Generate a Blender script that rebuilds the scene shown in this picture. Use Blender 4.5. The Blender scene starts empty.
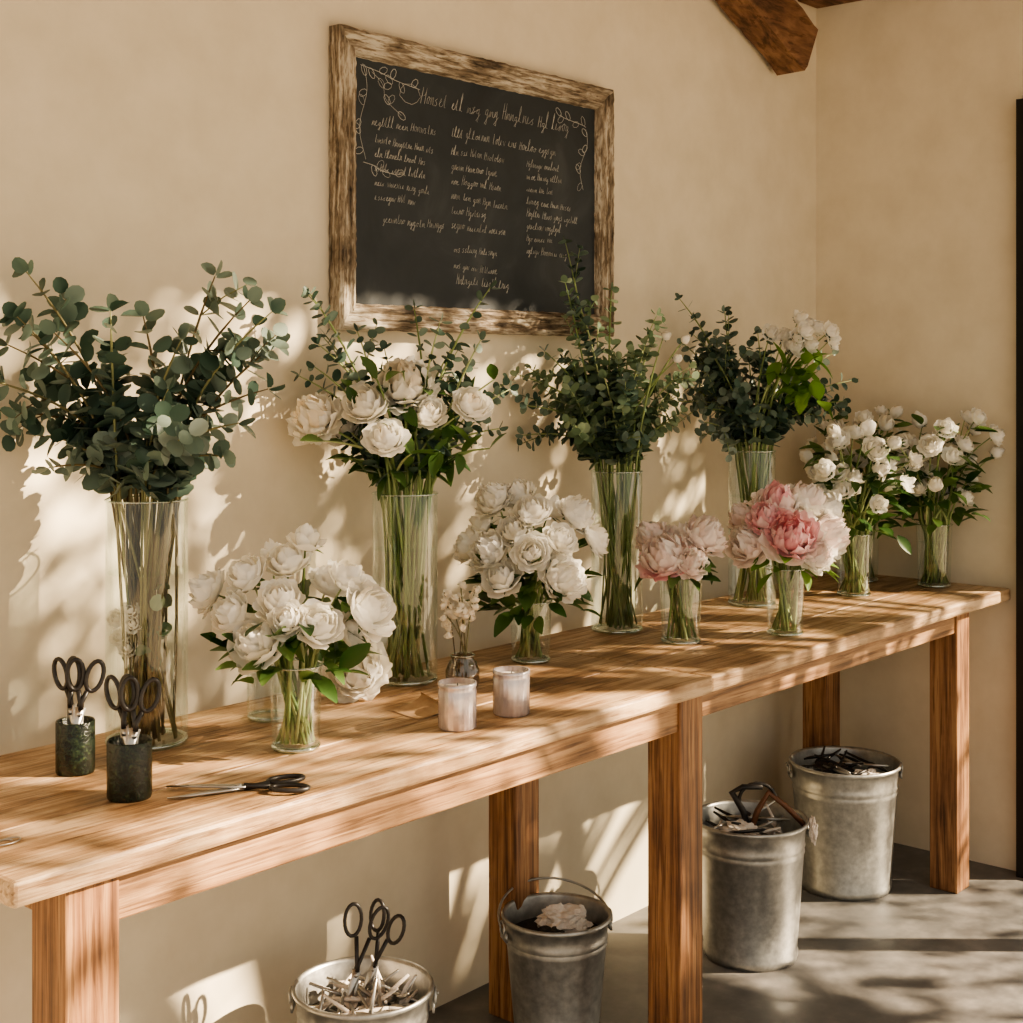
import bpy, bmesh, math, random
from mathutils import Vector, Matrix, noise
pi=math.pi
scene=bpy.context.scene
scene.view_settings.look='AgX - Medium High Contrast'
RT=Vector((.6561,-.7547,0)); TC=Vector((-.7547,-.6561,0)); UP=Vector((0,0,1))

# ---------------------------------------------------------------- helpers
class MB:
    def __init__(s): s.v=[];s.f=[];s.m=[]
    def add(s,vs,fs,m=0,M=None):
        b=len(s.v)
        for p in vs:
            p=Vector(p)
            if M is not None: p=M@p
            s.v.append(p[:])
        for f in fs:
            s.f.append(tuple(b+i for i in f)); s.m.append(m)
    def build(s,name,mats,parent=None,loc=None,smooth=True):
        me=bpy.data.meshes.new(name); me.from_pydata(s.v,[],s.f)
        for m in mats: me.materials.append(m)
        me.polygons.foreach_set('material_index',s.m)
        me.polygons.foreach_set('use_smooth',[smooth]*len(s.f))
        me.update()
        o=bpy.data.objects.new(name,me); scene.collection.objects.link(o)
        if parent: o.parent=parent
        if loc: o.location=loc
        return o
def empty(name,loc,rotz=0):
    o=bpy.data.objects.new(name,None); o.location=loc; o.rotation_euler=(0,0,rotz)
    o.empty_display_size=.05
    scene.collection.objects.link(o); return o
def box(name,x0,x1,y0,y1,z0,z1,mat,parent=None,bevel=.004,loc=None):
    mb=MB()
    vs=[(x,y,z) for x in(x0,x1) for y in(y0,y1) for z in(z0,z1)]
    fs=[(0,1,3,2),(4,6,7,5),(0,4,5,1),(2,3,7,6),(0,2,6,4),(1,5,7,3)]
    mb.add(vs,fs)
    o=mb.build(name,[mat],parent,loc,smooth=False)
    if bevel>0:
        b=o.modifiers.new('bev','BEVEL'); b.width=bevel; b.segments=2
    return o
def tube(mb,pts,r,sides=6,m=0,M=None,cap=True,closed=False):
    pts=[Vector(p) for p in pts]; n=len(pts)
    rr=r if isinstance(r,(list,tuple)) else [r]*n
    vs=[];fs=[];prev=None
    for i,p in enumerate(pts):
        if closed: t=pts[(i+1)%n]-pts[i-1]
        else: t=pts[min(i+1,n-1)]-pts[max(i-1,0)]
        if t.length<1e-9: t=Vector((0,0,1))
        t.normalize()
        if prev is None:
            a=Vector((0,0,1)) if abs(t.z)<.9 else Vector((1,0,0))
            nx=t.cross(a).normalized()
        else:
            nx=prev-t*prev.dot(t)
            nx=nx.normalized() if nx.length>1e-6 else t.orthogonal().normalized()
        prev=nx; ny=t.cross(nx)
        for k in range(sides):
            an=2*pi*k/sides
            vs.append(p+(nx*math.cos(an)+ny*math.sin(an))*rr[i])
    segs=n if closed else n-1
    for i in range(segs):
        j=(i+1)%n
        for k in range(sides):
            k2=(k+1)%sides
            fs.append((i*sides+k,i*sides+k2,j*sides+k2,j*sides+k))
    if cap and not closed:
        fs.append(tuple(range(sides-1,-1,-1))); fs.append(tuple((n-1)*sides+k for k in range(sides)))
    mb.add(vs,fs,m,M)
def lathe(mb,prof,seg=32,m=0,M=None,rib=None):
    vs=[];fs=[]
    for i,(r,z) in enumerate(prof):
        for k in range(seg):
            a=2*pi*k/seg; q=r
            if rib: q=r*(1+rib[1]*math.cos(a*rib[0]))
            vs.append((q*math.cos(a),q*math.sin(a),z))
    for i in range(len(prof)-1):
        for k in range(seg):
            k2=(k+1)%seg
            fs.append((i*seg+k,i*seg+k2,(i+1)*seg+k2,(i+1)*seg+k))
    mb.add(vs,fs,m,M)
def disc(mb,r,z,seg=32,m=0,M=None):
    mb.add([(r*math.cos(2*pi*k/seg),r*math.sin(2*pi*k/seg),z) for k in range(seg)],[tuple(range(seg))],m,M)
def bez(a,b,c,n=8):
    return [a*(1-t)**2+b*2*t*(1-t)+c*t*t for t in [i/(n-1) for i in range(n)]]
def axismat(c,ax,spin=0):
    q=Vector((0,0,1)).rotation_difference(Vector(ax).normalized())
    return Matrix.Translation(c)@q.to_matrix().to_4x4()@Matrix.Rotation(spin,4,'Z')

# ---------------------------------------------------------------- materials
def mat(name,col,rough=.6,metal=0,spec=.5):
    m=bpy.data.materials.new(name); m.use_nodes=True
    b=m.node_tree.nodes['Principled BSDF']
    b.inputs['Base Color'].default_value=(*col,1); b.inputs['Roughness'].default_value=rough
    b.inputs['Metallic'].default_value=metal; b.inputs['Specular IOR Level'].default_value=spec
    return m
def N(m,t,**k):
    n=m.node_tree.nodes.new(t)
    for a,v in k.items(): setattr(n,a,v)
    return n
def L(m,a,b): m.node_tree.links.new(a,b)
def ramp(m,stops):
    r=N(m,'ShaderNodeValToRGB'); e=r.color_ramp.elements
    e[0].position,e[0].color=stops[0][0],(*stops[0][1],1)
    e[1].position,e[1].color=stops[-1][0],(*stops[-1][1],1)
    for p,c in stops[1:-1]:
        x=e.new(p); x.color=(*c,1)
    return r
def noisemat(name,stops,scale=(5,5,5),ns=1.0,detail=6,rough=.7,metal=0,bump=.1,bscale=None,dist=0,coord='Object',rstops=None):
    m=mat(name,stops[0][1],rough,metal); b=m.node_tree.nodes['Principled BSDF']
    tc=N(m,'ShaderNodeTexCoord'); mp=N(m,'ShaderNodeMapping'); mp.inputs['Scale'].default_value=scale
    L(m,tc.outputs[coord],mp.inputs['Vector'])
    nz=N(m,'ShaderNodeTexNoise'); nz.inputs['Scale'].default_value=ns; nz.inputs['Detail'].default_value=detail
    nz.inputs['Roughness'].default_value=.6; nz.inputs['Distortion'].default_value=dist
    L(m,mp.outputs[0],nz.inputs['Vector'])
    r=ramp(m,stops); L(m,nz.outputs['Fac'],r.inputs[0]); L(m,r.outputs[0],b.inputs['Base Color'])
    if rstops:
        r2=ramp(m,[(p,(c,c,c)) for p,c in rstops]); L(m,nz.outputs['Fac'],r2.inputs[0]); L(m,r2.outputs[0],b.inputs['Roughness'])
    if bump>0:
        bp=N(m,'ShaderNodeBump'); bp.inputs['Strength'].default_value=bump; bp.inputs['Distance'].default_value=.01
        if bscale:
            n2=N(m,'ShaderNodeTexNoise'); n2.inputs['Scale'].default_value=bscale; n2.inputs['Detail'].default_value=5
            L(m,tc.outputs[coord],n2.inputs['Vector']); L(m,n2.outputs['Fac'],bp.inputs['Height'])
        else: L(m,nz.outputs['Fac'],bp.inputs['Height'])
        L(m,bp.outputs[0],b.inputs['Normal'])
    return m
def wood(name,scale,c0,c1,c2,rough=.5,patch=.35,crack=.0,lo=.38,hi=.60,bump=.5):
    """long-grain wood: stretched fibres modulated by broad patches, thin dark checks"""
    m=mat(name,c1,rough); b=m.node_tree.nodes['Principled BSDF']
    tc=N(m,'ShaderNodeTexCoord'); mp=N(m,'ShaderNodeMapping'); mp.inputs['Scale'].default_value=scale
    L(m,tc.outputs['Object'],mp.inputs['Vector'])
    n1=N(m,'ShaderNodeTexNoise'); n1.inputs['Scale'].default_value=1.6; n1.inputs['Detail'].default_value=8; n1.inputs['Roughness'].default_value=.62; n1.inputs['Distortion'].default_value=.5
    L(m,mp.outputs[0],n1.inputs['Vector'])
    n2=N(m,'ShaderNodeTexNoise'); n2.inputs['Scale'].default_value=4.0; n2.inputs['Detail'].default_value=8; n2.inputs['Roughness'].default_value=.6
    L(m,tc.outputs['Object'],n2.inputs['Vector'])
    mx=N(m,'ShaderNodeMix'); mx.inputs[0].default_value=patch
    L(m,n1.outputs['Fac'],mx.inputs[2]); L(m,n2.outputs['Fac'],mx.inputs[3])
    r=ramp(m,[(lo,c0),((lo+hi)/2,c1),(hi,c2)]); L(m,mx.outputs[0],r.inputs[0])
    n3=N(m,'ShaderNodeTexNoise'); n3.inputs['Scale'].default_value=3.3; n3.inputs['Detail'].default_value=3; n3.inputs['Roughness'].default_value=.5
    L(m,mp.outputs[0],n3.inputs['Vector'])
    r3=ramp(m,[(.58,(1,1,1)),(.63,(.5,.43,.36))]); L(m,n3.outputs['Fac'],r3.inputs[0])
    mc=N(m,'ShaderNodeMix',data_type='RGBA',blend_type='MULTIPLY'); mc.inputs[0].default_value=crack
    L(m,r.outputs[0],mc.inputs[6]); L(m,r3.outputs[0],mc.inputs[7]); L(m,mc.outputs[2],b.inputs['Base Color'])
    bp=N(m,'ShaderNodeBump'); bp.inputs['Strength'].default_value=bump; bp.inputs['Distance'].default_value=.004
    L(m,n1.outputs['Fac'],bp.inputs['Height']); L(m,bp.outputs[0],b.inputs['Normal'])
    return m
def organic(name,stops,trans=.25,rough=.6,tcol=None):
    """petal / leaf: random tint per petal + translucency"""
    m=mat(name,stops[0][1],rough,spec=.3); nt=m.node_tree; b=nt.nodes['Principled BSDF']; out=nt.nodes['Material Output']
    g=N(m,'ShaderNodeNewGeometry'); r=ramp(m,stops); L(m,g.outputs['Random Per Island'],r.inputs[0]); L(m,r.outputs[0],b.inputs['Base Color'])
    t=N(m,'ShaderNodeBsdfTranslucent')
    if tcol: t.inputs[0].default_value=(*tcol,1)
    else: L(m,r.outputs[0],t.inputs[0])
    mx=N(m,'ShaderNodeMixShader'); mx.inputs[0].default_value=trans
    L(m,b.outputs[0],mx.inputs[1]); L(m,t.outputs[0],mx.inputs[2]); L(m,mx.outputs[0],out.inputs[0])
    return m
def glassmat(name,tint,gl=.06,edge=.55):
    m=bpy.data.materials.new(name); m.use_nodes=True; nt=m.node_tree; nt.nodes.remove(nt.nodes['Principled BSDF']); out=nt.nodes['Material Output']
    tr=N(m,'ShaderNodeBsdfTransparent'); tr.inputs[0].default_value=(*tint,1)
    gs=N(m,'ShaderNodeBsdfGlossy'); gs.inputs['Roughness'].default_value=.04; gs.inputs[0].default_value=(.95,.97,.96,1)
    lw=N(m,'ShaderNodeLayerWeight'); lw.inputs[0].default_value=.25
    mr=N(m,'ShaderNodeMapRange'); mr.inputs[3].default_value=gl; mr.inputs[4].default_value=edge
    L(m,lw.outputs['Facing'],mr.inputs[0])
    mx=N(m,'ShaderNodeMixShader'); L(m,mr.outputs[0],mx.inputs[0]); L(m,tr.outputs[0],mx.inputs[1]); L(m,gs.outputs[0],mx.inputs[2]); L(m,mx.outputs[0],out.inputs[0])
    return m

M_wall=noisemat('plaster_wall',[(.3,(.67,.60,.465)),(.7,(.76,.69,.55))],ns=1.3,detail=5,rough=.9,bump=.12,bscale=9)
M_floor=noisemat('polished_concrete',[(.3,(.085,.083,.083)),(.5,(.145,.14,.135)),(.72,(.24,.225,.21))],ns=1.8,detail=12,rough=.55,bump=.05,rstops=[(.3,.42),(.7,.65)])
M_ground=noisemat('gravel_ground',[(.3,(.35,.3,.24)),(.7,(.5,.44,.36))],ns=6,rough=.95,bump=.1)
M_ceil=noisemat('ceiling_boards',[(.3,(.35,.25,.16)),(.7,(.45,.33,.22))],scale=(1,12,1),ns=1.5,rough=.8)
M_top=wood('oak_table_top',(2.4,38,38),(.15,.08,.038),(.38,.235,.125),(.60,.43,.27),.48,.50,.8,.39,.60,.8)
M_wx=wood('pine_rail',(1.5,42,42),(.12,.055,.022),(.31,.165,.075),(.48,.29,.15),.55,.30,.8)
M_wz=wood('pine_leg',(42,42,1.5),(.085,.034,.014),(.24,.11,.045),(.39,.21,.095),.55,.30,.9)
M_beam=wood('old_beam',(3,16,16),(.06,.028,.013),(.18,.09,.045),(.29,.16,.085),.75,.3,.8)
fc=((.05,.038,.028),(.23,.18,.125),(.55,.50,.41))
M_frx=wood('weathered_frame_rail',(7,60,60),*fc,.85,.45,.9,.39,.58,1.0)
M_frz=wood('weathered_frame_stile',(60,60,7),*fc,.85,.45,.9,.39,.58,1.0)
M_slate=noisemat('chalkboard_slate',[(.3,(.013,.018,.023)),(.55,(.025,.032,.038)),(.75,(.055,.064,.07))],ns=1.0,detail=9,rough=.5,bump=.02,dist=1.0)
M_chalk=mat('chalk',(.50,.50,.47),.95)
M_zinc=noisemat('galvanized_steel',[(.3,(.36,.36,.355)),(.5,(.46,.46,.445)),(.7,(.57,.57,.545))],ns=9,detail=6,rough=.42,metal=.85,bump=.01,rstops=[(.3,.34),(.7,.46)])
M_dark=noisemat('dark_fill',[(.3,(.02,.018,.015)),(.7,(.06,.05,.04))],ns=20,rough=.9,bump=.3)
M_steel=mat('tool_steel',(.55,.54,.52),.32,.9)
M_black=mat('black_handle',(.02,.018,.018),.38)
M_brown=mat('leather_handle',(.16,.07,.035),.5)
M_cup=noisemat('green_black_glaze',[(.4,(.006,.010,.008)),(.58,(.014,.024,.015)),(.72,(.05,.07,.03))],ns=25,detail=6,rough=.22,bump=.3)
M_blackframe=mat('black_steel_frame',(.012,.011,.01),.45,.3)
M_glass=glassmat('clear_glass',(.93,.965,.945))
M_rim=glassmat('glass_rim',(.75,.85,.8),.35,.8)
M_water=glassmat('water',(.86,.93,.86),.08,.5)
M_pane=glassmat('window_pane',(.97,.98,.98),.04,.5)
M_white=organic('white_petals',[(0,(.95,.91,.81)),(.5,(.97,.95,.90)),(1,(.98,.975,.95))],.42)
M_cream=organic('cream_petals',[(0,(.95,.86,.72)),(.5,(.96,.92,.83)),(1,(.98,.95,.90))],.42)
M_blush=organic('blush_petals',[(0,(.96,.82,.78)),(.5,(.97,.89,.85)),(1,(.975,.94,.90))],.42)
M_pink=organic('pink_petals',[(0,(.95,.53,.58)),(.5,(.96,.66,.69)),(1,(.97,.80,.80))],.42)
M_euc=organic('eucalyptus_leaves',[(0,(.035,.07,.05)),(.5,(.085,.14,.11)),(1,(.21,.28,.23))],.15,.42)
M_eucl=organic('young_eucalyptus_leaves',[(0,(.09,.14,.08)),(.5,(.17,.25,.15)),(1,(.30,.38,.25))],.28,.45)
M_eucs=organic('silver_eucalyptus_leaves',[(0,(.10,.15,.12)),(.5,(.18,.24,.20)),(1,(.30,.36,.31))],.15,.45)
M_leaf=organic('rose_leaves',[(0,(.03,.08,.02)),(.5,(.07,.14,.04)),(1,(.14,.23,.07))],.25,.38)
M_bright=organic('bright_leaves',[(0,(.09,.20,.025)),(1,(.20,.35,.07))],.35,.4)
M_stem=organic('green_stems',[(0,(.13,.19,.06)),(.5,(.24,.32,.12)),(1,(.40,.45,.23))],.05,.45)
M_estem=organic('brown_stems',[(0,(.10,.07,.035)),(.5,(.18,.15,.075)),(1,(.28,.30,.14))],.05,.5)
M_wax=mat('candle_wax',(.85,.8,.72),.5)
M_candle=noisemat('silver_lilac_glass',[(.3,(.45,.40,.43)),(.7,(.78,.74,.76))],scale=(1,1,.3),ns=60,rough=.25,metal=.6,bump=.1)
M_paper=noisemat('pale_paper',[(.3,(.78,.68,.60)),(.7,(.90,.84,.77))],ns=12,rough=.9,bump=.2)
M_kraft=noisemat('kraft_paper',[(.3,(.38,.24,.13)),(.7,(.5,.34,.2))],ns=8,rough=.85)
M_bark=noisemat('bark',[(.3,(.06,.045,.03)),(.7,(.16,.12,.08))],ns=10,rough=.9)
M_tleaf=organic('tree_leaves',[(0,(.05,.10,.03)),(1,(.14,.22,.07))],.15)

# ---------------------------------------------------------------- room
XR=4.50; YD=-.73
box('wall_back',-1.5,XR,0,.12,0,3.0,M_wall,bevel=0)
mb=MB()
def rawbox(mb,x0,x1,y0,y1,z0,z1,m=0):
    mb.add([(x,y,z) for x in(x0,x1) for y in(y0,y1) for z in(z0,z1)],[(0,1,3,2),(4,6,7,5),(0,4,5,1),(2,3,7,6),(0,2,6,4),(1,5,7,3)],m)
rawbox(mb,XR,XR+.12,YD,.12,0,3.0)
rawbox(mb,XR,XR+.12,YD-.93,YD,2.46,3.0)
mb.build('wall_right',[M_wall],smooth=False)
box('floor',-1.5,XR+.12,-3.3,.12,-.06,0,M_floor,bevel=0)
box('ground',-6,12,-12,4,-.2,-.062,M_ground,bevel=0)
box('ceiling',-1.5,XR+.12,-1.72,.12,3.0,3.08,M_ceil,bevel=0)  # out of view; front edge placed so it keeps sun off the upper wall
# door: black steel frame with full-height glass
d=empty('door_1',(XR,YD,0)); mb=MB()
rawbox(mb,-.05,.09,-.045,0,0,2.44); rawbox(mb,-.03,.06,-.93,-.90,0,2.44); rawbox(mb,-.05,.09,-.90,-.045,2.39,2.44)
rawbox(mb,-.02,.04,-.90,-.045,0,.05)
mb.build('steel_frame',[M_blackframe],d,smooth=False)
mb=MB(); rawbox(mb,.008,.012,-.90,-.045,.05,2.39); mb.build('glass_panes',[M_pane],d,smooth=False)
# beams
mb=MB()
def beam(mb,a,b,w,h):
    a=Vector(a);b=Vector(b);t=(b-a).normalized();s=Vector((0,1,0)) if abs(t.y)<.9 else Vector((1,0,0));u=t.cross(s).normalized()
    n=10;vs=[];fs=[]
    for i in range(n):
        p=a.lerp(b,i/(n-1))
        for k,(cu,cs) in enumerate([(-.5,-.42),(-.42,-.5),(.42,-.5),(.5,-.42),(.5,.42),(.42,.5),(-.42,.5),(-.5,.42)]):
            j=1+.05*math.sin(i*1.7+k*2.1)
            vs.append(p+u*cu*h*j+s*cs*w*j)
    for i in range(n-1):
        for k in range(8): fs.append((i*8+k,i*8+(k+1)%8,(i+1)*8+(k+1)%8,(i+1)*8+k))
    fs.append(tuple(range(7,-1,-1)));fs.append(tuple((n-1)*8+k for k in range(8)))
    mb.add(vs,fs)
beam(mb,(4.235,-.075,2.65),(3.40,-.075,3.04),.12,.17)
o=mb.build('wooden_brace_beam',[M_beam],smooth=False)
box('ceiling_beam',4.36,4.50,-1.7,0,2.85,3.0,M_beam,bevel=.01)

# ---------------------------------------------------------------- tables
def table(x0,x1,yf,yb,lx0,lx1,lyf,lyb,rail_end):
    t=empty('wooden_table',(x0,yf,0)); W=x1-x0; D=yb-yf
    rngs=[0,.22,.41,D]
    for i in range(3):
        box(f'top_plank_{i+1}',0,W,rngs[i]+.0005,rngs[i+1]-.0005,.862,.9,M_top,t,.002 if i else .007)
    k=1
    for xx in (lx0,lx1):
        if xx is None: continue
        for yy in (lyf,lyb):
            box(f'leg_{k}',xx-.0,xx+.09,yy,yy+.09,0,.8615,M_wz,t,.004); k+=1
    for n,y in(('front_rail',lyf+.008),('back_rail',lyb+.055)):
        box(n,.10 if lx0 else .0,rail_end,y,y+.028,.79,.8615,M_wx,t,.003)
    if lx0: box('end_rail_1',lx0+.03,lx0+.058,lyf+.09,lyb,.79,.8615,M_wx,t,.003)
    box('end_rail_2',lx1+.03,lx1+.058,lyf+.09,lyb,.79,.8615,M_wx,t,.003)
    return t
table(1.03,2.755,-.71,-.10,.09,1.62,.018,.50,1.64)
t2=table(2.758,4.475,-.705,-.10,None,1.425,.05,.49,1.44)

# ---------------------------------------------------------------- chalkboard
cb=empty('chalkboard',(2.752,-.004,2.036)); W,H=1.042,.70
prof=[(0,0),(0,.034),(.008,.041),(.016,.036),(.022,.030),(.038,.029),(.045,.034),(.052,.033),(.058,.023),(.064,.010)]
mb=MB(); rg=random.Random(4)
cor=[(-W/2,H/2),(W/2,H/2),(W/2,-H/2),(-W/2,-H/2)]
for s in range(4):
    a=Vector(cor[s]);b=Vector(cor[(s+1)%4]);t=(b-a).normalized();inn=Vector((t.y,-t.x)); Ln=(b-a).length; n=60
    vs=[];fs=[]
    for i in range(n+1):
        for j,(o_,dp) in enumerate(prof):
            x0=o_;x1=Ln-o_; p=a+t*(x0+(x1-x0)*i/n)+inn*o_
            w=0 if i in(0,n) else rg.uniform(-.0016,.0016)
            p=p+inn*w
            vs.append((p.x,-dp-(abs(w)*1.5 if dp>.015 else 0),p.y))
    c=len(prof)
    for i in range(n):
        for j in range(c-1): fs.append((i*c+j,i*c+j+1,(i+1)*c+j+1,(i+1)*c+j))
    mb.add(vs,fs,s%2)
mb.build('frame',[M_frx,M_frz],cb,smooth=False)
box('slate',-W/2+.055,W/2-.055,-.014,-.001,-H/2+.055,H/2-.055,M_slate,cb,0)
mb=MB(); rg=random.Random(11)
GL={'n':[(0,0),(.1,1),(.2,.1),(.35,.9),(.55,1),(.6,.1),(.85,0)],'e':[(0,.3),(.4,.7),(.35,1),(.1,.7),(.15,.1),(.5,0),(.8,.2)],'l':[(0,0),(.35,1.6),(.25,2.2),(.1,1.5),(.2,.1),(.6,.05)],
'g':[(.5,.9),(.15,.8),(.1,.2),(.45,.2),(.55,.9),(.5,-1),(.15,-.9),(.8,.2)],'o':[(.4,1),(.1,.7),(.15,.1),(.5,.1),(.6,.7),(.4,1),(.85,.8)],'s':[(.5,1),(.15,.8),(.5,.3),(.35,0),(.05,.1)],'t':[(.3,1.8),(.25,.1),(.5,0)],'i':[(0,.1),(.2,.95),(.22,.05),(.5,.1)],'w':[(0,1),(.15,0),(.35,.8),(.5,0),(.75,1)],'H':[(.0,0),(.1,2),(.1,.9),(.6,1.1),(.7,2),(.65,0)]}
def word(x,z,n,h,rg):
    pts=[];sl=.22
    for k in range(n):
        g=GL[rg.choice('neolsitgwn')] if k or rg.random()<.6 else GL['H']; w=h*rg.uniform(.75,1.15); hh=h*rg.uniform(.75,1.15)
        for (u,v) in g: pts.append((x+u*w+v*hh*sl,z+v*hh+rg.uniform(-.0007,.0007)))
        x+=w*.85
        if rg.random()<.35: stroke(pts); pts=[]; x+=h*.08
    stroke(pts); return x
def stroke(pts,r=.00065):
    if len(pts)<2: return
    tube(mb,[(p[0],-.0143,p[1]) for p in pts],r*rg.uniform(.75,1.35),4)
def line(x,z,x1,h):
    while x<x1:
        x=word(x,z,rg.randint(3,8),h,rg)+h*.8; z+=rg.uniform(-.003,.002)
iw=W/2-.066; ih=H/2-.066
def bx(u): return -iw+u*2*iw
def bz(v): return ih-v*2*ih
line(bx(.24),bz(.13),bx(.86),.019)
line(bx(.06),bz(.26),bx(.28),.012); line(bx(.36),bz(.25),bx(.80),.0135)
for i in range(5): line(bx(.07),bz(.33+.06*i),bx(rg.uniform(.22,.28)),.010)
for i in range(6): line(bx(.36),bz(.33+.065*i),bx(rg.uniform(.50,.60)),.011)
for i in range(8): line(bx(.68),bz(.33+.058*i),bx(rg.uniform(.78,.86)),.010)
line(bx(.10),bz(.66),bx(.30),.011)
line(bx(.37),bz(.76),bx(.50),.010);line(bx(.37),bz(.83),bx(.48),.010);line(bx(.38),bz(.90),bx(.56),.012)
def vine(x,z,dirx,dz,n):
    pts=[];
    for i in range(n*4):
        t=i/(n*4-1); pts.append((x+dirx*t+.012*math.sin(t*7),z+dz*t))
    stroke(pts)
    for i in range(2,n*4,3):
        px,pz=pts[i]; s=1 if i%2 else -1; a=rg.uniform(.3,1.2)*s+(0 if dirx>0 else pi)
        lf=[]
        for k in range(9):
            q=k/8*2*pi; l=.014*(1-math.cos(q)); w=.008*math.sin(q)
            lf.append((px+l*math.cos(a)-w*math.sin(a),pz+l*math.sin(a)+w*math.cos(a)))
        stroke(lf)
vine(bx(.02),bz(.02),.19,-.03,5);vine(bx(.03),bz(.02),-.0,-.22,5);vine(bx(.06),bz(.04),.09,-.09,4)
vine(bx(.96),bz(.10),-.02,-.17,5);vine(bx(.96),bz(.09),-.12,.02,4); vine(bx(.03),bz(.42),.1,-.02,3)
stroke([(bx(.2)+.035*math.cos(a/9*2*pi)*(1+.1*math.sin(a*3)),bz(.10)+.025*math.sin(a/9*2*pi)) for a in range(10)])
mb.build('chalk_writing',[M_chalk],cb)

# ---------------------------------------------------------------- plant parts
def petal(mb,M,th,hw,Rl,H,pmax,flare,ruf,rg,m,p0=.1,nu=6,nv=6):
    vs=[];fs=[];ph=rg.uniform(0,6); ph2=rg.uniform(0,6); lift=rg.uniform(-.05,.05)
    for j in range(nv):
        v=j/(nv-1)
        w=hw*(.45+.55*math.sqrt(v))*math.sqrt(max(0.04,1-.75*(max(0,v-.55)/.45)**2))
        for i in range(nu):
            u=-1+2*i/(nu-1)
            phi=pi*(p0+(pmax+lift-p0)*v*(1-.10*u*u*v))
            r=Rl*math.sin(phi)+flare*v**3*(1-.4*u*u)
            z=H*(1-math.cos(phi))/2 - flare*.25*v**4
            r+=ruf*v*v*math.sin(u*4.2+ph); z+=ruf*v*v*math.sin(u*5.1+ph2)
            r+=.05*Rl*u*(v)   # one edge tucked under its neighbour
            a=th+u*w
            vs.append((r*math.cos(a),r*math.sin(a),z))
    for j in range(nv-1):
        for i in range(nu-1):
            b=j*nu+i; fs.append((b,b+1,b+nu+1,b+nu))
    mb.add(vs,fs,m,M)
def bloom(mb,c,ax,R,kind,rg,mats=(0,)):
    M=axismat(Vector(c)-Vector(ax).normalized()*R*.55,ax,rg.uniform(0,6))
    if kind=='rose':
        Ls=[(3,.20,1.30,.93,0,.0),(4,.36,1.36,.86,.02,.02),(4,.54,1.38,.78,.04,.03),(5,.72,1.36,.69,.08,.04),(5,.88,1.27,.60,.15,.05),(6,.98,1.12,.52,.20,.05)]
    elif kind=='peony':
        Ls=[(4,.28,1.45,.92,0,.06),(5,.45,1.52,.85,.02,.08),(6,.62,1.52,.76,.04,.09),(7,.78,1.45,.68,.06,.09),(7,.92,1.30,.60,.10,.08),(8,1.02,1.15,.52,.16,.07),(7,1.05,.95,.44,.22,.05)]
    elif kind=='bud':
        Ls=[(3,.42,1.75,.9,0,.0),(3,.58,1.7,.80,.0,.02),(4,.70,1.5,.68,.05,.03)]
    else: # small open
        Ls=[(3,.35,1.4,.86,0,.03),(4,.60,1.3,.70,.05,.05),(5,.85,1.1,.55,.18,.07)]
    for li,(n,rl,h,pm,fl,ru) in enumerate(Ls):
        off=rg.uniform(0,6)
        for k in range(n):
            s=rg.uniform(.93,1.07)
            T=M@Matrix.Rotation(rg.uniform(-.07,.07),4,'X')
            petal(mb,T,off+2*pi*k/n+rg.uniform(-.12,.12),pi/n*1.35,rl*R*s,h*R*s,pm,fl*R,ru*R,rg,mats[li*len(mats)//len(Ls)])
def leafshape(mb,p,d,nrm,Ln,Wd,m=0,rg=random):
    d=d.normalized(); s=d.cross(nrm)
    if s.length<1e-4: s=d.orthogonal()
    s.normalize(); u=s.cross(d).normalized(); n=6; vs=[];fs=[]; cv=rg.uniform(.0,.35)
    for i in range(n):
        t=i/(n-1); w=Wd*math.sin(pi*min(1,t*.93+.04))**.85*(1-.25*t); 
        c=p+d*Ln*t-u*Ln*cv*t*t
        vs+= [c-s*w+u*w*.35, c, c+s*w+u*w*.35]
    for i in range(n-1):
        b=i*3; fs+=[(b,b+1,b+4,b+3),(b+1,b+2,b+5,b+4)]
    mb.add(vs,fs,m)
def roundleaf(mb,p,d,nrm,S,m=0,rg=random,asp=.95):
    d=d.normalized(); s=d.cross(nrm)
    if s.length<1e-4: s=d.orthogonal()
    s.normalize(); u=s.cross(d).normalized(); vs=[p+d*S*.55]; k=10
    cup=rg.uniform(-.15,.25)
    for i in range(k):
        a=2*pi*i/k
        q=p+d*S*(.55-.55*math.cos(a))+s*S*.5*asp*math.sin(a)+u*S*cup*abs(math.sin(a))
        vs.append(q)
    mb.add(vs,[(0,1+i,1+(i+1)%k) for i in range(k)],m)
def rv(rg,s=1): return Vector((rg.uniform(-s,s),rg.uniform(-s,s),rg.uniform(-s,s)))

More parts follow.
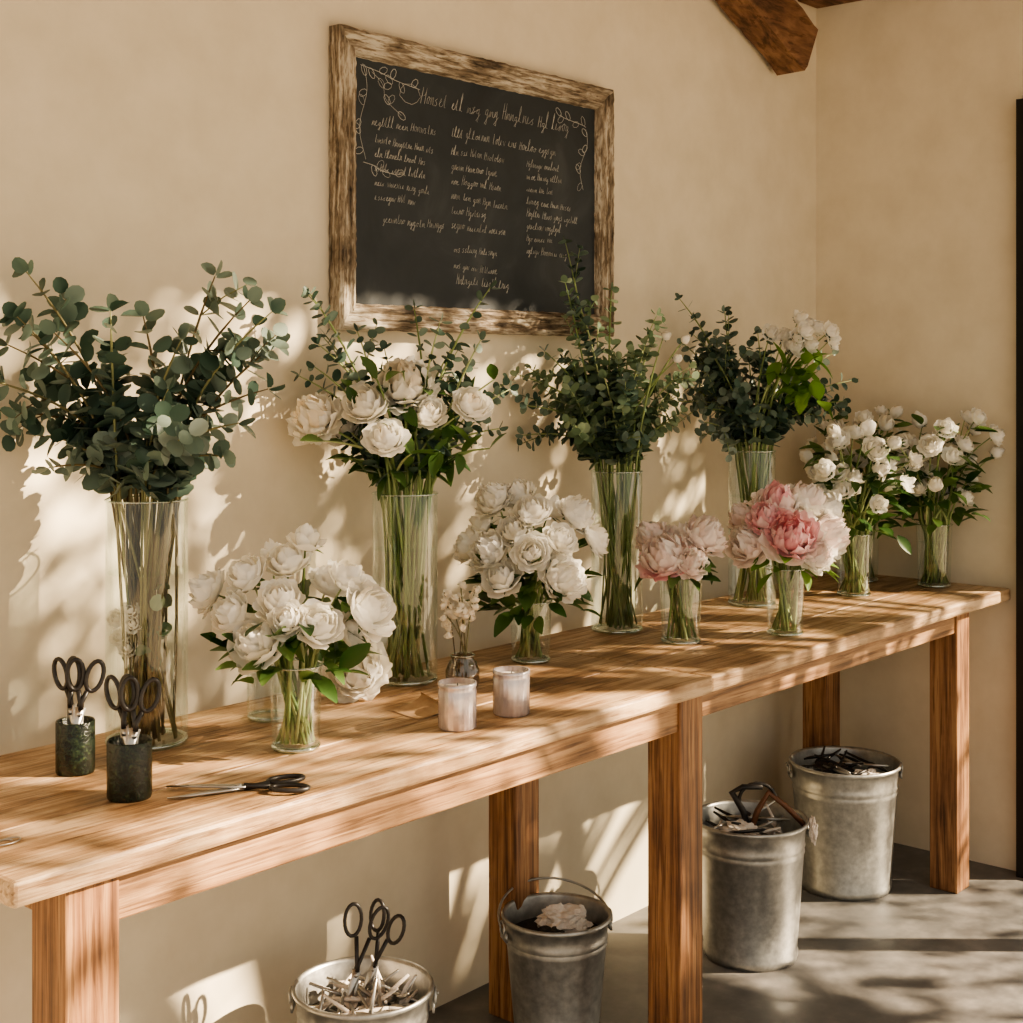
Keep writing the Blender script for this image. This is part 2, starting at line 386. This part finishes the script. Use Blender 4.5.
class Vase:
    def __init__(s,name,X,Y,r,h,seed,taper=1.0,water=.7):
        s.e=empty(name,(X,Y,.9)); s.r=r;s.h=h;s.rg=random.Random(seed);s.Y=Y;s.X=X
        s.g=MB(); s.st=MB(); s.lf=MB(); s.bl=MB(); s.stm=[M_stem]
        rb=r*taper
        lathe(s.g,[(.001,.004),(rb*.8,.004),(rb*.96,.006),(rb,.014),(rb+(r-rb)*.5,h*.5),(r,h-.003)],40)
        tube(s.g,[(r*math.cos(2*pi*k/40),r*math.sin(2*pi*k/40),h-.002) for k in range(40)],.0022,6,1,closed=True)
        tube(s.g,[(rb*.95*math.cos(2*pi*k/40),rb*.95*math.sin(2*pi*k/40),.005) for k in range(40)],.0048,6,1,closed=True)
        disc(s.g,rb*.99,h*water,32,2)
    def clamp(s,p):
        p=Vector(p)
        lim=-.035 if p.z<.70 else -.095
        if s.Y+p.y>lim: p.y=lim-s.Y
        if s.X+p.x>XR-.04: p.x=XR-.04-s.X
        return p
    def wl(s,z): return -.012 if z<.70 else -.055
    def W(s,dx,dz,dc=0): return s.clamp(RT*dx+UP*dz+TC*dc)
    def stem(s,tip,r=.0028,m=0,n_above=8,inm=.88):
        rg=s.rg; hd=Vector((tip.x,tip.y,0)); 
        hd=hd.normalized() if hd.length>.01 else Vector((1,0,0))
        a=rg.uniform(-1.0,1.0); hd2=Matrix.Rotation(a,3,'Z')@hd
        k=rg.uniform(.25,inm)*s.r; mouth=hd2*k+UP*s.h
        bot=hd2*rg.uniform(-.95,.6)*s.r*.85+Matrix.Rotation(pi/2,3,'Z')@hd2*rg.uniform(-.55,.55)*s.r+UP*.012
        if Vector((bot.x,bot.y)).length>s.r*.85: bot=Vector((bot.x*.8,bot.y*.8,bot.z))
        mid=(mouth+bot)*.5+rv(rg,.004)
        dirm=(mouth-bot).normalized()
        ctrl=mouth+dirm*(tip-mouth).length*.5; ctrl=(ctrl*.6+(mouth+UP*(tip-mouth).length*.5)*.4)
        up=bez(mouth,ctrl,tip,n_above); up=[s.clamp(q) for q in up]
        tube(s.st,[bot,mid]+up,[r]*(2+n_above-2)+[r*.7,r*.5],5,m)
        return up
    def flower(s,p,R,kind,mats=(0,),ax=None,leaves=2,lm=0):
        rg=s.rg; p=s.clamp(p)
        if s.Y+p.y>-R*1.0-.01: p.y=-R-.01-s.Y
        if s.X+p.x>XR-.01-R: p.x=XR-.01-R-s.X
        if ax is None:
            ax=Vector((p.x,p.y,0))*1.2; ax=ax+UP*max(.12,s.r)+TC*.05; ax=ax.normalized()+rv(rg,.18)
        bloom(s.bl,p,ax,R,kind,rg,mats)
        axn=Vector(ax).normalized()
        up=s.stem(p-axn*R*.5,.0026+R*.01)
        for k in range(4):
            a=rg.uniform(0,6.28); dd=(axn.orthogonal().normalized()*math.cos(a)+axn.cross(axn.orthogonal().normalized())*math.sin(a))
            leafshape(s.lf,p-axn*R*.55,dd+axn*.3,axn,R*.9,R*.16,lm,rg)
        for k in range(leaves):
            q=up[rg.randint(3,len(up)-2)]
            dd=Vector((q.x,q.y,0)).normalized()*rg.uniform(.4,1)+rv(rg,.7)+UP*.1
            s.put_leaf(q,dd,rg.uniform(.045,.075),lm)
        return up
    def put_leaf(s,q,dd,Ln,lm=0,wr=.3):
        e=q+dd.normalized()*Ln
        if s.Y+e.y>s.wl(e.z)-.01: dd.y=-abs(dd.y)
        if s.X+e.x>XR-.02: dd.x=-abs(dd.x)
        leafshape(s.lf,q,dd,UP+rv(s.rg,.5),Ln,Ln*wr,lm,s.rg)
    def euc(s,tip,S0=.036,S1=.016,n=13,lm=0,sm=0,t0=.12,side=2):
        rg=s.rg; up=s.stem(s.clamp(tip),.0024,sm,12)
        m=len(up)-1
        for i in range(n):
            t=t0+(1-t0)*i/(n-1); f=t*m; k=min(int(f),m-1); q=up[k].lerp(up[k+1],f-k); tg=(up[k+1]-up[k])
            if tg.length<1e-5: tg=UP.copy()
            tg.normalize(); S=(S0+(S1-S0)*t)*rg.uniform(.8,1.2)
            o=tg.orthogonal().normalized(); a=i*1.4+rg.uniform(-.4,.4)
            for sg in(0,pi):
                sd=Matrix.Rotation(a+sg,3,tg)@o
                dd=sd+tg*rg.uniform(.1,.7)
                if s.Y+(q+dd*S).y>s.wl(q.z): dd.y=-abs(dd.y)
                roundleaf(s.lf,q+sd*.003,dd,tg+rv(rg,.7),S,lm,rg)
        roundleaf(s.lf,up[-1],up[-1]-up[-2],rv(rg),S1,lm,rg)
        # side sprigs
        if len(up)>6:
            for q in range(side):
                k=rg.randint(4,9); b=up[k]; dd=(up[k+1]-up[k]).normalized()+rv(rg,.9); dd.normalize(); Ls=rg.uniform(.07,.13); e=s.clamp(b+dd*Ls)
                tube(s.st,[b,(b+e)*.5+UP*.006,e],[.0016,.0013,.0009],4,sm)
                for i in range(5):
                    qq=b.lerp(e,(i+1)/5); tg=(e-b).normalized()
                    for sg in(0,pi):
                        sd=Matrix.Rotation(i*1.5+sg,3,tg)@tg.orthogonal().normalized()
                        d2=sd+tg*.4
                        if s.Y+(qq+d2*S0).y>s.wl(qq.z): d2.y=-abs(d2.y)
                        roundleaf(s.lf,qq,d2,tg+rv(rg,.7),(S0*.75+(S1-S0*.75)*i/5)*rg.uniform(.8,1.15),lm,rg)
    def foliage(s,n,rad,z0,z1,lm=0,Ln=(.05,.08)):
        rg=s.rg
        for i in range(n):
            a=rg.uniform(0,2*pi); rr=rad*math.sqrt(rg.uniform(.15,1)); z=rg.uniform(z0,z1)
            q=s.clamp(Vector((rr*math.cos(a),rr*math.sin(a),z))); dd=Vector((math.cos(a),math.sin(a),rg.uniform(-.5,.7)))+rv(rg,.4)
            s.put_leaf(q,dd,rg.uniform(*Ln),lm)
    def done(s,petm,leafm,stemm):
        s.g.build('glass',[M_glass,M_rim,M_water],s.e)
        s.st.build('stems',stemm,s.e)
        if s.lf.v: s.lf.build('leaves',leafm,s.e)
        if s.bl.v: s.bl.build('blooms',petm,s.e)

# ---- A : tall eucalyptus vase (left)
v=Vase('eucalyptus_vase',1.582,-.223,.075,.455,1)
tips=[(-.18,.87),(-.29,.74),(-.31,.62),(-.15,.52),(-.05,.80),(.03,.79),(.13,.87),(.21,.82),(.24,.66),(.17,.54),(-.20,.79),(-.09,.68),(.07,.66),(.24,.74),(-.22,.68),(-.13,.76),(.09,.75),(-.19,.57),(.19,.60),(-.27,.68),(.25,.80)]
for x,z in tips:
    v.euc(v.W(x+v.rg.uniform(-.01,.01),z,v.rg.uniform(-.05,.14)),.050,.030,11,v.rg.choice([0,0,0,2]),0,.1,1)
for i in range(5): v.euc(v.W(v.rg.uniform(-.12,.12),v.rg.uniform(.52,.64),v.rg.uniform(-.05,.12)),.046,.030,8,0,0,.05,0)
for i in range(26): v.stem(v.W(v.rg.uniform(-.10,.10),.56),.003,0)
for i in range(14):
    q=v.W(v.rg.uniform(-.045,.045),v.rg.uniform(.12,.33),v.rg.uniform(-.03,.04)); roundleaf(v.lf,q,rv(v.rg,1),rv(v.rg,1),.03,1,v.rg)
for x,z in((-.045,.20),(-.02,.225),(-.05,.235),(-.03,.18),(-.025,.25)): bloom(v.bl,v.W(x,z,.025),TC+UP*.5,.019,'small',v.rg,(0,))
v.done([M_white],[M_euc,M_eucl,M_eucs],[M_estem])
# ---- B : tall rose vase
v=Vase('white_rose_vase',2.274,-.208,.0725,.42,2)
for x,z,c,R in[(-.195,.59,.06,.056),(-.083,.622,.08,.050),(0,.664,.04,.064),(-.034,.55,.12,.046),(.15,.62,.05,.042),(.055,.60,.06,.04),(-.14,.56,.0,.04)]:
    ax=(TC*.7+UP*.6+RT*x*2)
    v.flower(v.W(x,z,c),R,'peony' if R>.05 else 'rose',(1,0,0),ax,3)
for x,z in[(-.30,.77),(-.35,.86),(-.24,.75),(.02,.83),(-.13,.78),(.19,.88),(.17,.76),(.235,.65),(.21,.56),(-.26,.60),(-.28,.68),(.1,.74),(-.05,.74),(.14,.70),(-.2,.70),(.08,.80)]:
    v.euc(v.W(x,z,v.rg.uniform(-.1,.04)),.036,.020,13,0,0,.12,1)
for i in range(24):
    x=v.rg.uniform(-.2,.2); up=v.stem(v.W(x,v.rg.uniform(.5,.7),v.rg.uniform(-.05,.12)),.0034,1)
    for k in range(7): v.put_leaf(up[v.rg.randint(2,7)],rv(v.rg,1)+UP*.3,v.rg.uniform(.045,.07),1)
v.done([M_white,M_cream],[M_euc,M_leaf],[M_stem,M_stem])
# ---- D : tall eucalyptus vase (centre)
v=Vase('eucalyptus_vase',3.077,-.197,.068,.425,3)
for x,z in[(-.15,1.03),(-.14,.92),(-.27,.74),(-.26,.52),(-.1,.86),(-.05,.80),(.09,.76),(.19,.70),(.14,.56),(.11,.84),(-.2,.64),(-.24,.60),(0,.72),(.05,.66),(-.12,.72),(.16,.62),(-.3,.68),(-.02,.9)]:
    v.euc(v.W(x,z,v.rg.uniform(-.05,.12)),.038,.020,16,v.rg.choice([0,1]) if x<-.05 else 1)
for i in range(18): v.euc(v.W(v.rg.uniform(-.15,.15),v.rg.uniform(.52,.76),v.rg.uniform(-.05,.14)),.038,.024,10,v.rg.choice([0,1,1]))
for i in range(14): v.stem(v.W(v.rg.uniform(-.06,.06),.58),.0034,0)
for x,z in((.12,.78),(.15,.72),(.17,.77)): v.flower(v.W(x,z,.08),.016,'bud',(0,),None,0)
v.done([M_white],[M_euc,M_eucl],[M_stem])
# ---- G : tall eucalyptus vase (right)
v=Vase('eucalyptus_vase',3.676,-.245,.069,.455,4)
for x,z in[(-.28,.90),(-.09,.86),(-.21,.77),(-.24,.66),(-.15,.54),(.11,.54),(.29,.66),(.24,.74),(-.12,.74),(.02,.8),(-.02,.68),(.2,.6),(.26,.6),(-.17,.84),(-.2,.6)]:
    v.euc(v.W(x,z,v.rg.uniform(-.08,.1)),.040,.020,14,v.rg.choice([0,2]))
for i in range(16): v.euc(v.W(v.rg.uniform(-.18,.2),v.rg.uniform(.52,.74),v.rg.uniform(-.05,.12)),.040,.022,10,v.rg.choice([0,2]))
for i in range(12): v.flower(v.W(.13+v.rg.uniform(-.09,.09),.79+v.rg.uniform(-.04,.05),.12+v.rg.uniform(-.04,.04)),.030,'small',(0,),None,0)
for i in range(40):
    q=v.W(.11+v.rg.uniform(-.07,.07),.68+v.rg.uniform(-.08,.06),.13+v.rg.uniform(-.03,.04)); v.put_leaf(q,rv(v.rg,1)+TC*.4,v.rg.uniform(.05,.08),3,.34)
v.done([M_white],[M_euc,M_eucl,M_eucs,M_bright],[M_stem])

def small(name,X,Y,r,h,seed,fl,petm,nleaf,lrad,lz,lm=M_leaf,taper=.9,extra=14):
    v=Vase(name,X,Y,r,h,seed,taper)
    for (x,z,c,R,kind,ms) in fl: v.flower(v.W(x,z,c),R,kind,ms,None,2)
    v.foliage(nleaf,lrad,lz[0],lz[1])
    for i in range(extra): v.stem(v.W(v.rg.uniform(-.05,.05),h+.05,v.rg.uniform(-.04,.04)),.0034)
    v.done(petm,[lm],[M_stem]); return v
# ---- small white rose bouquet (front left)
fl=[(-.055,.215,.10,.052,'rose',(0,)),(.145,.265,.05,.052,'rose',(0,)),(-.015,.345,.0,.040,'rose',(0,)),(.02,.385,.0,.038,'small',(0,)),(.10,.315,.02,.040,'rose',(0,)),
(-.09,.32,.02,.040,'rose',(0,)),(-.165,.285,-.02,.040,'peony',(0,)),(.055,.245,.10,.042,'rose',(0,)),(-.02,.285,.07,.040,'rose',(0,)),(.0,.255,.11,.034,'rose',(0,)),(-.11,.255,.06,.040,'rose',(0,)),(.06,.30,-.03,.040,'rose',(0,)),(-.05,.35,-.04,.036,'small',(0,)),(.11,.22,.03,.036,'rose',(0,))]
small('white_rose_bouquet',1.737,-.465,.048,.155,21,fl,[M_white],70,.12,(.13,.25))
# ---- C centre white bouquet
fl=[(-.09,.385,.0,.046,'peony',(0,)),(-.03,.40,.0,.042,'rose',(0,)),(.0,.365,.06,.046,'rose',(0,)),(.11,.35,.0,.046,'peony',(0,)),(.155,.29,.0,.042,'rose',(0,)),(-.15,.275,.0,.044,'rose',(0,)),
(-.10,.27,.07,.046,'peony',(0,)),(-.07,.215,.11,.046,'rose',(0,)),(.0,.275,.12,.044,'rose',(0,)),(.075,.22,.11,.052,'peony',(0,)),(.07,.30,.08,.040,'rose',(0,)),(-.04,.32,.07,.040,'rose',(0,)),(.05,.36,-.04,.040,'small',(0,)),(-.12,.32,-.03,.040,'small',(0,))]
small('white_rose_bouquet',2.618,-.285,.05,.145,22,fl,[M_white],66,.12,(.12,.22))
# ---- E blush
fl=[(-.05,.225,.06,.062,'peony',(0,0,1)),(.06,.275,.02,.054,'peony',(0,0,0)),(-.01,.25,-.03,.048,'peony',(0,)),(.015,.215,.09,.04,'peony',(0,)),(-.075,.27,-.02,.042,'peony',(0,))]
small('blush_peony_bouquet',3.049,-.421,.054,.18,23,fl,[M_blush,M_pink],20,.07,(.16,.22))
# ---- F pink
fl=[(.0,.27,.10,.068,'peony',(1,1,0)),(-.10,.245,.03,.058,'peony',(0,0)),(-.02,.345,.0,.058,'peony',(1,0,0)),(.06,.35,-.02,.052,'peony',(0,2)),(.105,.265,.03,.060,'peony',(0,2)),(.06,.22,.09,.045,'peony',(0,2)),(-.06,.31,.05,.045,'peony',(1,)),(.12,.32,-.03,.042,'peony',(2,)),(-.1,.30,-.05,.045,'peony',(0,))]
small('pink_peony_bouquet',3.319,-.565,.051,.175,24,fl,[M_blush,M_pink,M_white],34,.09,(.16,.23),M_bright)
# ---- H, I, J small white flowers
def cloud(seed,n,xr,z0,z1,R):
    rg=random.Random(seed); out=[]; tries=0
    while len(out)<n and tries<6000:
        tries+=1
        x=rg.uniform(-xr,xr); z=rg.uniform(z0,z1); c=rg.uniform(-.08,.14)
        if (x/xr)**2+((z-(z0+z1)/2)/((z1-z0)/2))**2>1.05: continue
        if any((x-o[0])**2+(z-o[1])**2+(c-o[2])**2<(R*1.4)**2 for o in out): continue
        out.append((x,z,c,R*rg.uniform(.85,1.2),rg.choice(['bud','small','rose']),(0,)))
    return out
small('white_tulip_bouquet',4.026,-.393,.055,.19,31,cloud(5,27,.18,.24,.53,.033),[M_white],80,.13,(.18,.46))
small('white_tulip_bouquet',4.31,-.28,.05,.20,32,cloud(6,22,.16,.32,.60,.030),[M_white],70,.12,(.2,.54))
small('white_tulip_bouquet',4.36,-.50,.056,.20,33,cloud(7,30,.19,.27,.60,.032),[M_white],90,.14,(.18,.52))

# ---------------------------------------------------------------- small table things
mb=MB(); bloom(mb,(0,0,.066),TC*.8+UP*.6,.062,'peony',random.Random(3),(0,))
o=mb.build('white_peony',[M_white],loc=(2.07,-.264,.9))
mb=MB(); vs=[];fs=[]
for i in range(14):
    for j in range(6):
        a=i/13*1.9; vs.append((.09*math.sin(a)-.03+.01*j*.4,-.03+j*.02,.0015+.030*(1-math.cos(a))*(.5+.1*j)*.6))
for i in range(13):
    for j in range(5): b=i*6+j; fs.append((b,b+1,b+7,b+6))
mb.add(vs,fs); mb.build('kraft_paper_sheet',[M_kraft],loc=(2.06,-.46,.9))
# glass jar
j=empty('glass_jar',(1.85,-.25,.9)); mb=MB(); lathe(mb,[(.001,.004),(.036,.004),(.043,.012),(.043,.10),(.039,.112),(.041,.125)],32)
tube(mb,[(.041*math.cos(2*pi*k/32),.041*math.sin(2*pi*k/32),.125) for k in range(32)],.0022,6,1,closed=True)
tube(mb,[(.038*math.cos(2*pi*k/32),.038*math.sin(2*pi*k/32),.005) for k in range(32)],.0048,6,1,closed=True); mb.build('jar_glass',[M_glass,M_rim],j)
# candle jars
for X,Y in((2.038,-.589),(2.192,-.594)):
    e=empty('candle_jar',(X,Y,.9)); mb=MB()
    lathe(mb,[(.001,.0),(.034,.0),(.037,.004),(.037,.074),(.0355,.079),(.0375,.083),(.0375,.090),(.034,.090),(.034,.078),(.001,.077)],64,rib=(22,.012))
    mb.build('jar_body',[M_candle],e)
    mb=MB(); disc(mb,.033,.079); mb.build('wax',[M_wax],e)
    mb=MB(); tube(mb,[(0,0,.078),(.001,0,.087)],.0012); mb.build('wick',[M_black],e)
# small dark bud vase with tiny flowers
e=empty('bud_vase',(2.30,-.359,.9)); mb=MB(); lathe(mb,[(.001,.003),(.033,.003),(.037,.01),(.037,.04),(.03,.058),(.024,.064),(.026,.072)],32); tube(mb,[(.026*math.cos(2*pi*k/32),.026*math.sin(2*pi*k/32),.072) for k in range(32)],.002,6,1,closed=True)
mb.build('vase_glass',[glassmat('smoky_glass',(.55,.5,.47),.12,.6),M_rim],e)
sm=MB();bm=MB();rg=random.Random(8)
for k in range(9):
    tip=RT*rg.uniform(-.05,.03)+TC*rg.uniform(-.03,.03)+UP*rg.uniform(.15,.23); base=Vector((rg.uniform(-.015,.015),rg.uniform(-.015,.015),.006))
    pts=bez(base,base+UP*.1,tip,7); tube(sm,pts,.0014,5)
    for q in range(4): bloom(bm,pts[-1]-UP*.012*q+rv(rg,.008),UP+rv(rg,.7),.011,'small',rg,(0,))
sm.build('stems',[M_estem],e); bm.build('blooms',[M_cream],e)

def scissors(mb,M,Lb=.09,Lh=.085,op=.12,loop=.024,mS=0,mH=1):
    for sg in(-1,1):
        R=M@Matrix.Rotation(sg*op,4,'Z')@Matrix.Translation((0,0,sg*.0016))
        h=.0014; w=.008
        poly=[(-w,.012),(w,.012),(w*.95,-.02),(w*.55,-Lb*.7),(sg*.002,-Lb),(-w*.55,-Lb*.65),(-w*.95,-.02)]
        vs=[(x,y,-h) for x,y in poly]+[(x,y,h) for x,y in poly]; n=len(poly)
        fs=[tuple(range(n-1,-1,-1)),tuple(range(n,2*n))]+[(i,(i+1)%n,n+(i+1)%n,n+i) for i in range(n)]
        mb.add(vs,fs,mS,R)
        ox=-sg*.004
        tube(mb,[(0,.008,0),(ox*.5,.02,0),(ox+sg*.006,Lh-loop*1.3,0)],[.0055,.0045,.0045],8,mH,R)
        lp=[(sg*(loop*.55)+loop*.66*math.cos(a)+ox,Lh+loop*1.25*math.sin(a),0) for a in[2*pi*k/18 for k in range(18)]]
        tube(mb,lp,.0040,8,mH,R,closed=True)
    c=[(.0045*math.cos(2*pi*k/12),.0045*math.sin(2*pi*k/12)) for k in range(12)]
    mb.add([(x,y,-.005) for x,y in c]+[(x,y,.005) for x,y in c],[tuple(range(11,-1,-1)),tuple(range(12,24))]+[(i,(i+1)%12,12+(i+1)%12,12+i) for i in range(12)],mS,M)
# scissors lying on the table
mb=MB(); scissors(mb,Matrix.Identity(4),.12,.085,-.26,.025)
o=mb.build('scissors',[M_steel,M_black]); o.location=(1.50,-.60,.9062)
dv=Vector((1.409,-.522,0))-Vector((1.575,-.635,0)); o.rotation_euler=(0,0,math.atan2(dv.y,dv.x)+pi/2)
mb=MB(); tube(mb,[(.02*math.cos(a)+.02*(a/9),.012*math.sin(a),.002) for a in[k*.4 for k in range(24)]],.0012,5); mb.build('wire_loop',[M_steel],loc=(1.10,-.55,.9))
# tool cups
facing=math.atan2(RT.y,RT.x)
for (X,Y,r,h,n,sd) in((1.384,-.298,.033,.09,2,1),(1.361,-.493,.036,.094,2,2)):
    e=empty('tool_cup',(X,Y,.9)); mb=MB()
    lathe(mb,[(.001,0),(r*.96,0),(r,.004),(r,h-.002),(r*.97,h),(r*.9,h-.002),(r*.9,.01),(.001,.009)],36); mb.build('cup',[M_cup],e)
    rg=random.Random(sd)
    for k in range(n):
        s=MB(); px=(k-.5)*.018
        M=Matrix.Translation(RT*px+TC*(k-.5)*.016+UP*(.102))@Matrix.Rotation(facing+(k-.5)*.9,4,'Z')@Matrix.Rotation((k-.5)*.3,4,'Y')@Matrix.Rotation(pi/2,4,'X')
        scissors(s,M,.085,.068,-.13,.021); s.build(f'scissors_{k+1}',[M_steel,M_black],e)

# ---------------------------------------------------------------- buckets
def bucket(X,Y,h,rt,rb,handle,rot,fill=.8):
    e=empty('galvanized_bucket',(X,Y,0)); mb=MB()
    def R(z): return rb+(rt-rb)*z/h
    pr=[(.001,.012),(rb*.93,.012),(rb*.95,.0),(rb*1.0,.0)]
    pr+=[(R(.012)+.003,.012),(R(.02)+.003,.022),(R(.03),.028)]
    for zz in(.78,.83):
        z=h*zz; pr+=[(R(z-.006),z-.006),(R(z)+.0025,z),(R(z+.006),z+.006)]
    pr+=[(R(h-.012),h-.012)]
    pr+=[(R(h)+.005,h-.010),(R(h)+.0075,h-.004),(R(h)+.005,h+.002),(R(h),h+.001),(R(h)-.003,h-.006),(R(h*fill*.9)-.004,h*fill*.9)]
    lathe(mb,pr,56); mb.build('body',[M_zinc],e)
    mb=MB(); disc(mb,R(h*fill)-.004,h*fill-.01,40); mb.build('filling',[M_dark],e)
    mb=MB(); ra=R(h)+.006
    for sg in(-1,1):
        c=Vector((sg*ra,0,h-.022))
        tube(mb,[c+Vector((sg*.004,.016*math.cos(a),.016*math.sin(a))) for a in[2*pi*k/14 for k in range(14)]],.003,6,closed=True)
        rawbox(mb,sg*ra-.002,sg*ra+.003,-.022,.022,h-.05,h-.03)
    pts=[]
    for k in range(25):
        a=pi*k/24; x=(ra+.008)*math.cos(a); q=(ra+.008)*math.sin(a)
        pts.append((x,q*math.cos(handle),h-.018+q*math.sin(handle)))
    tube(mb,pts,.003,6)
    o=mb.build('handle',[M_zinc],e); 
    e.rotation_euler=(0,0,rot)
    return e
def pile(e,n,r,z,seed,mats,Ls=(.08,.16),up=.35):
    rg=random.Random(seed); mb=MB()
    for i in range(n):
        a=rg.uniform(0,6.28); rr=r*math.sqrt(rg.random()); c=Vector((rr*math.cos(a),rr*math.sin(a),z+rg.uniform(0,.03)))
        d=Vector((rg.uniform(-1,1),rg.uniform(-1,1),rg.uniform(-up*.3,up))).normalized(); Lq=rg.uniform(*Ls)
        for s_ in(1,-1):
            en=c+d*Lq*.5*s_; rad=math.hypot(en.x,en.y)
            if rad>r*1.1: c-=Vector((en.x,en.y,0))*(1-r*1.1/rad)
        nr=Vector((rg.uniform(-.4,.4),rg.uniform(-.4,.4),1))
        leafshape(mb,c-d*Lq*.5,d,nr,Lq*.6,rg.uniform(.008,.018),rg.randrange(len(mats)),rg)
        tube(mb,[c-d*Lq*.5,c,c+d*Lq*.5],[.003,.005,.003],6,rg.randrange(len(mats)))
    mb.build('tool_pile',mats,e)
def crumple(e,c,s,seed,m,name='crumpled_paper'):
    bm=bmesh.new(); bmesh.ops.create_icosphere(bm,subdivisions=4,radius=1)
    for v_ in bm.verts:
        p=v_.co.copy(); n1=noise.noise(p*2.1+Vector((seed,0,0))); n2=abs(noise.noise(p*5.0+Vector((0,seed,0))))
        v_.co=p*(1+.5*n1-.5*n2)
        v_.co=Vector((v_.co.x*s[0],v_.co.y*s[1],v_.co.z*s[2]))
    me=bpy.data.meshes.new(name); bm.to_mesh(me); bm.free(); me.materials.append(m)
    o=bpy.data.objects.new(name,me); scene.collection.objects.link(o); o.parent=e; o.location=c
face=facing
# bucket 1 (bottom, foreground)
e=bucket(2.082,-.277,.30,.142,.112,-.15,face); pile(e,46,.105,.25,1,[M_steel,M_steel,M_paper],(.08,.17),.7)
for k,(x,y,rz) in enumerate(((-.015,-.01,.3),(.02,.02,-.6))):
    s=MB(); M=Matrix.Translation((x,y,.325))@Matrix.Rotation(rz,4,'Z')@Matrix.Rotation(.20+.12*k,4,'Y')@Matrix.Rotation(pi/2,4,'X'); scissors(s,M,.09,.115,-.15,.027); s.build(f'scissors_{k+1}',[M_steel,M_black],e)
# bucket 2
e=bucket(2.66,-.33,.30,.125,.098,.42,face+.3,.86); crumple(e,(.02,.0,.278),(.062,.05,.034),2.3,M_paper); crumple(e,(-.03,-.05,.265),(.04,.04,.02),5.1,M_dark,'dark_cloth')
# bucket 3
e=bucket(3.391,-.415,.372,.150,.124,-.1,face); pile(e,26,.11,.33,3,[M_paper,M_steel,M_black],(.07,.14),.4)
s=MB()
for sg,mm in((1,0),(-1,1)):
    tube(s,[(.0,.0,.33),(.02*sg,.0,.39),(.05*sg,.0,.44),(.10*sg if sg>0 else -.02,.0,.455 if sg<0 else .40),(.15 if sg>0 else .03,-.02,.35 if sg>0 else .46)],[.008,.009,.009,.008,.007],8,mm)
tube(s,[(.02+.05*math.cos(a),0,.42+.045*math.sin(a)) for a in[k*.33 for k in range(14)]],.005,8,1)
s.build('pruning_shears',[M_brown,M_black],e); crumple(e,(-.03,-.02,.345),(.05,.04,.02),4.4,M_paper,'cloth')
crumple(e,(.165,-.03,.345),(.012,.02,.035),4.9,M_paper,'cloth_end')
# bucket 4
e=bucket(4.03,-.36,.385,.163,.137,-.1,face); pile(e,22,.12,.350,5,[M_black,M_black,M_steel],(.09,.18),.3); crumple(e,(-.05,-.02,.355),(.07,.06,.028),7.1,M_black,'black_gloves'); crumple(e,(.06,-.06,.355),(.05,.03,.02),8.1,M_paper,'cloth')

# ---------------------------------------------------------------- tree outside, unseen, its leaves laid out to dapple and block the sun
S=Vector((.58,-.69,.5)).normalized()
tr=empty('olive_tree',(5.9,-4.4,-.062)); mb=MB(); rg=random.Random(77); lf=MB()
C=Vector((2.7,-.35,.95))+S*5.0-Vector((5.9,-4.4,-.062))
tube(mb,[(0,0,0),(.05,.02,.8),(-.04,.08,1.6),(-.1,.2,2.3)],[.16,.13,.11,.08],10)
s1=S.cross(UP).normalized(); s2=s1.cross(S).normalized()
k=0
while k<205:
    u=rg.uniform(-2.3,2.1); wb=.06+.3*u; w=rg.uniform(-1.6,1.4)
    dense=w>wb  # leaves packed thicker on this side to shade the upper wall
    if not dense and rg.random()>(.42 if w<-.95 else .17): continue
    k+=1
    c=C+s1*u+s2*w+S*rg.uniform(-.7,.7)
    if k%3==0: tube(mb,bez(Vector((-.1,.2,2.3)),(Vector((-.1,.2,2.3))+c)*.5+UP*.3,c,6),[.05,.03,.02,.014,.01,.006],6)
    for q in range(46 if dense else 26):
        p=c+Vector((rg.gauss(0,.13),rg.gauss(0,.13),rg.gauss(0,.13))); leafshape(lf,p,rv(rg),rv(rg),rg.uniform(.07,.12),rg.uniform(.018,.032),0,rg)
mb.build('trunk',[M_bark],tr); lf.build('shade_canopy',[M_tleaf],tr)

# ---------------------------------------------------------------- light
sd=bpy.data.lights.new('sun','SUN'); sd.energy=27; sd.color=(1,.79,.54); sd.angle=.011
so=bpy.data.objects.new('sun',sd); so.rotation_euler=S.to_track_quat('Z','Y').to_euler(); so.location=(8,-8,6); scene.collection.objects.link(so)
w=bpy.data.worlds.new('sky'); scene.world=w; w.use_nodes=True
bg=w.node_tree.nodes['Background']; bg.inputs[0].default_value=(1.0,.91,.77,1); bg.inputs[1].default_value=.86

# ---------------------------------------------------------------- camera
cd=bpy.data.cameras.new('camera'); cam=bpy.data.objects.new('camera',cd); scene.collection.objects.link(cam)
cam.location=(0,-2.5,1.6); cam.rotation_euler=(pi/2,0,math.radians(-49))
cd.sensor_width=36; cd.lens=1440/1023*36; cd.shift_y=-.1413; cd.clip_start=.05
scene.camera=cam
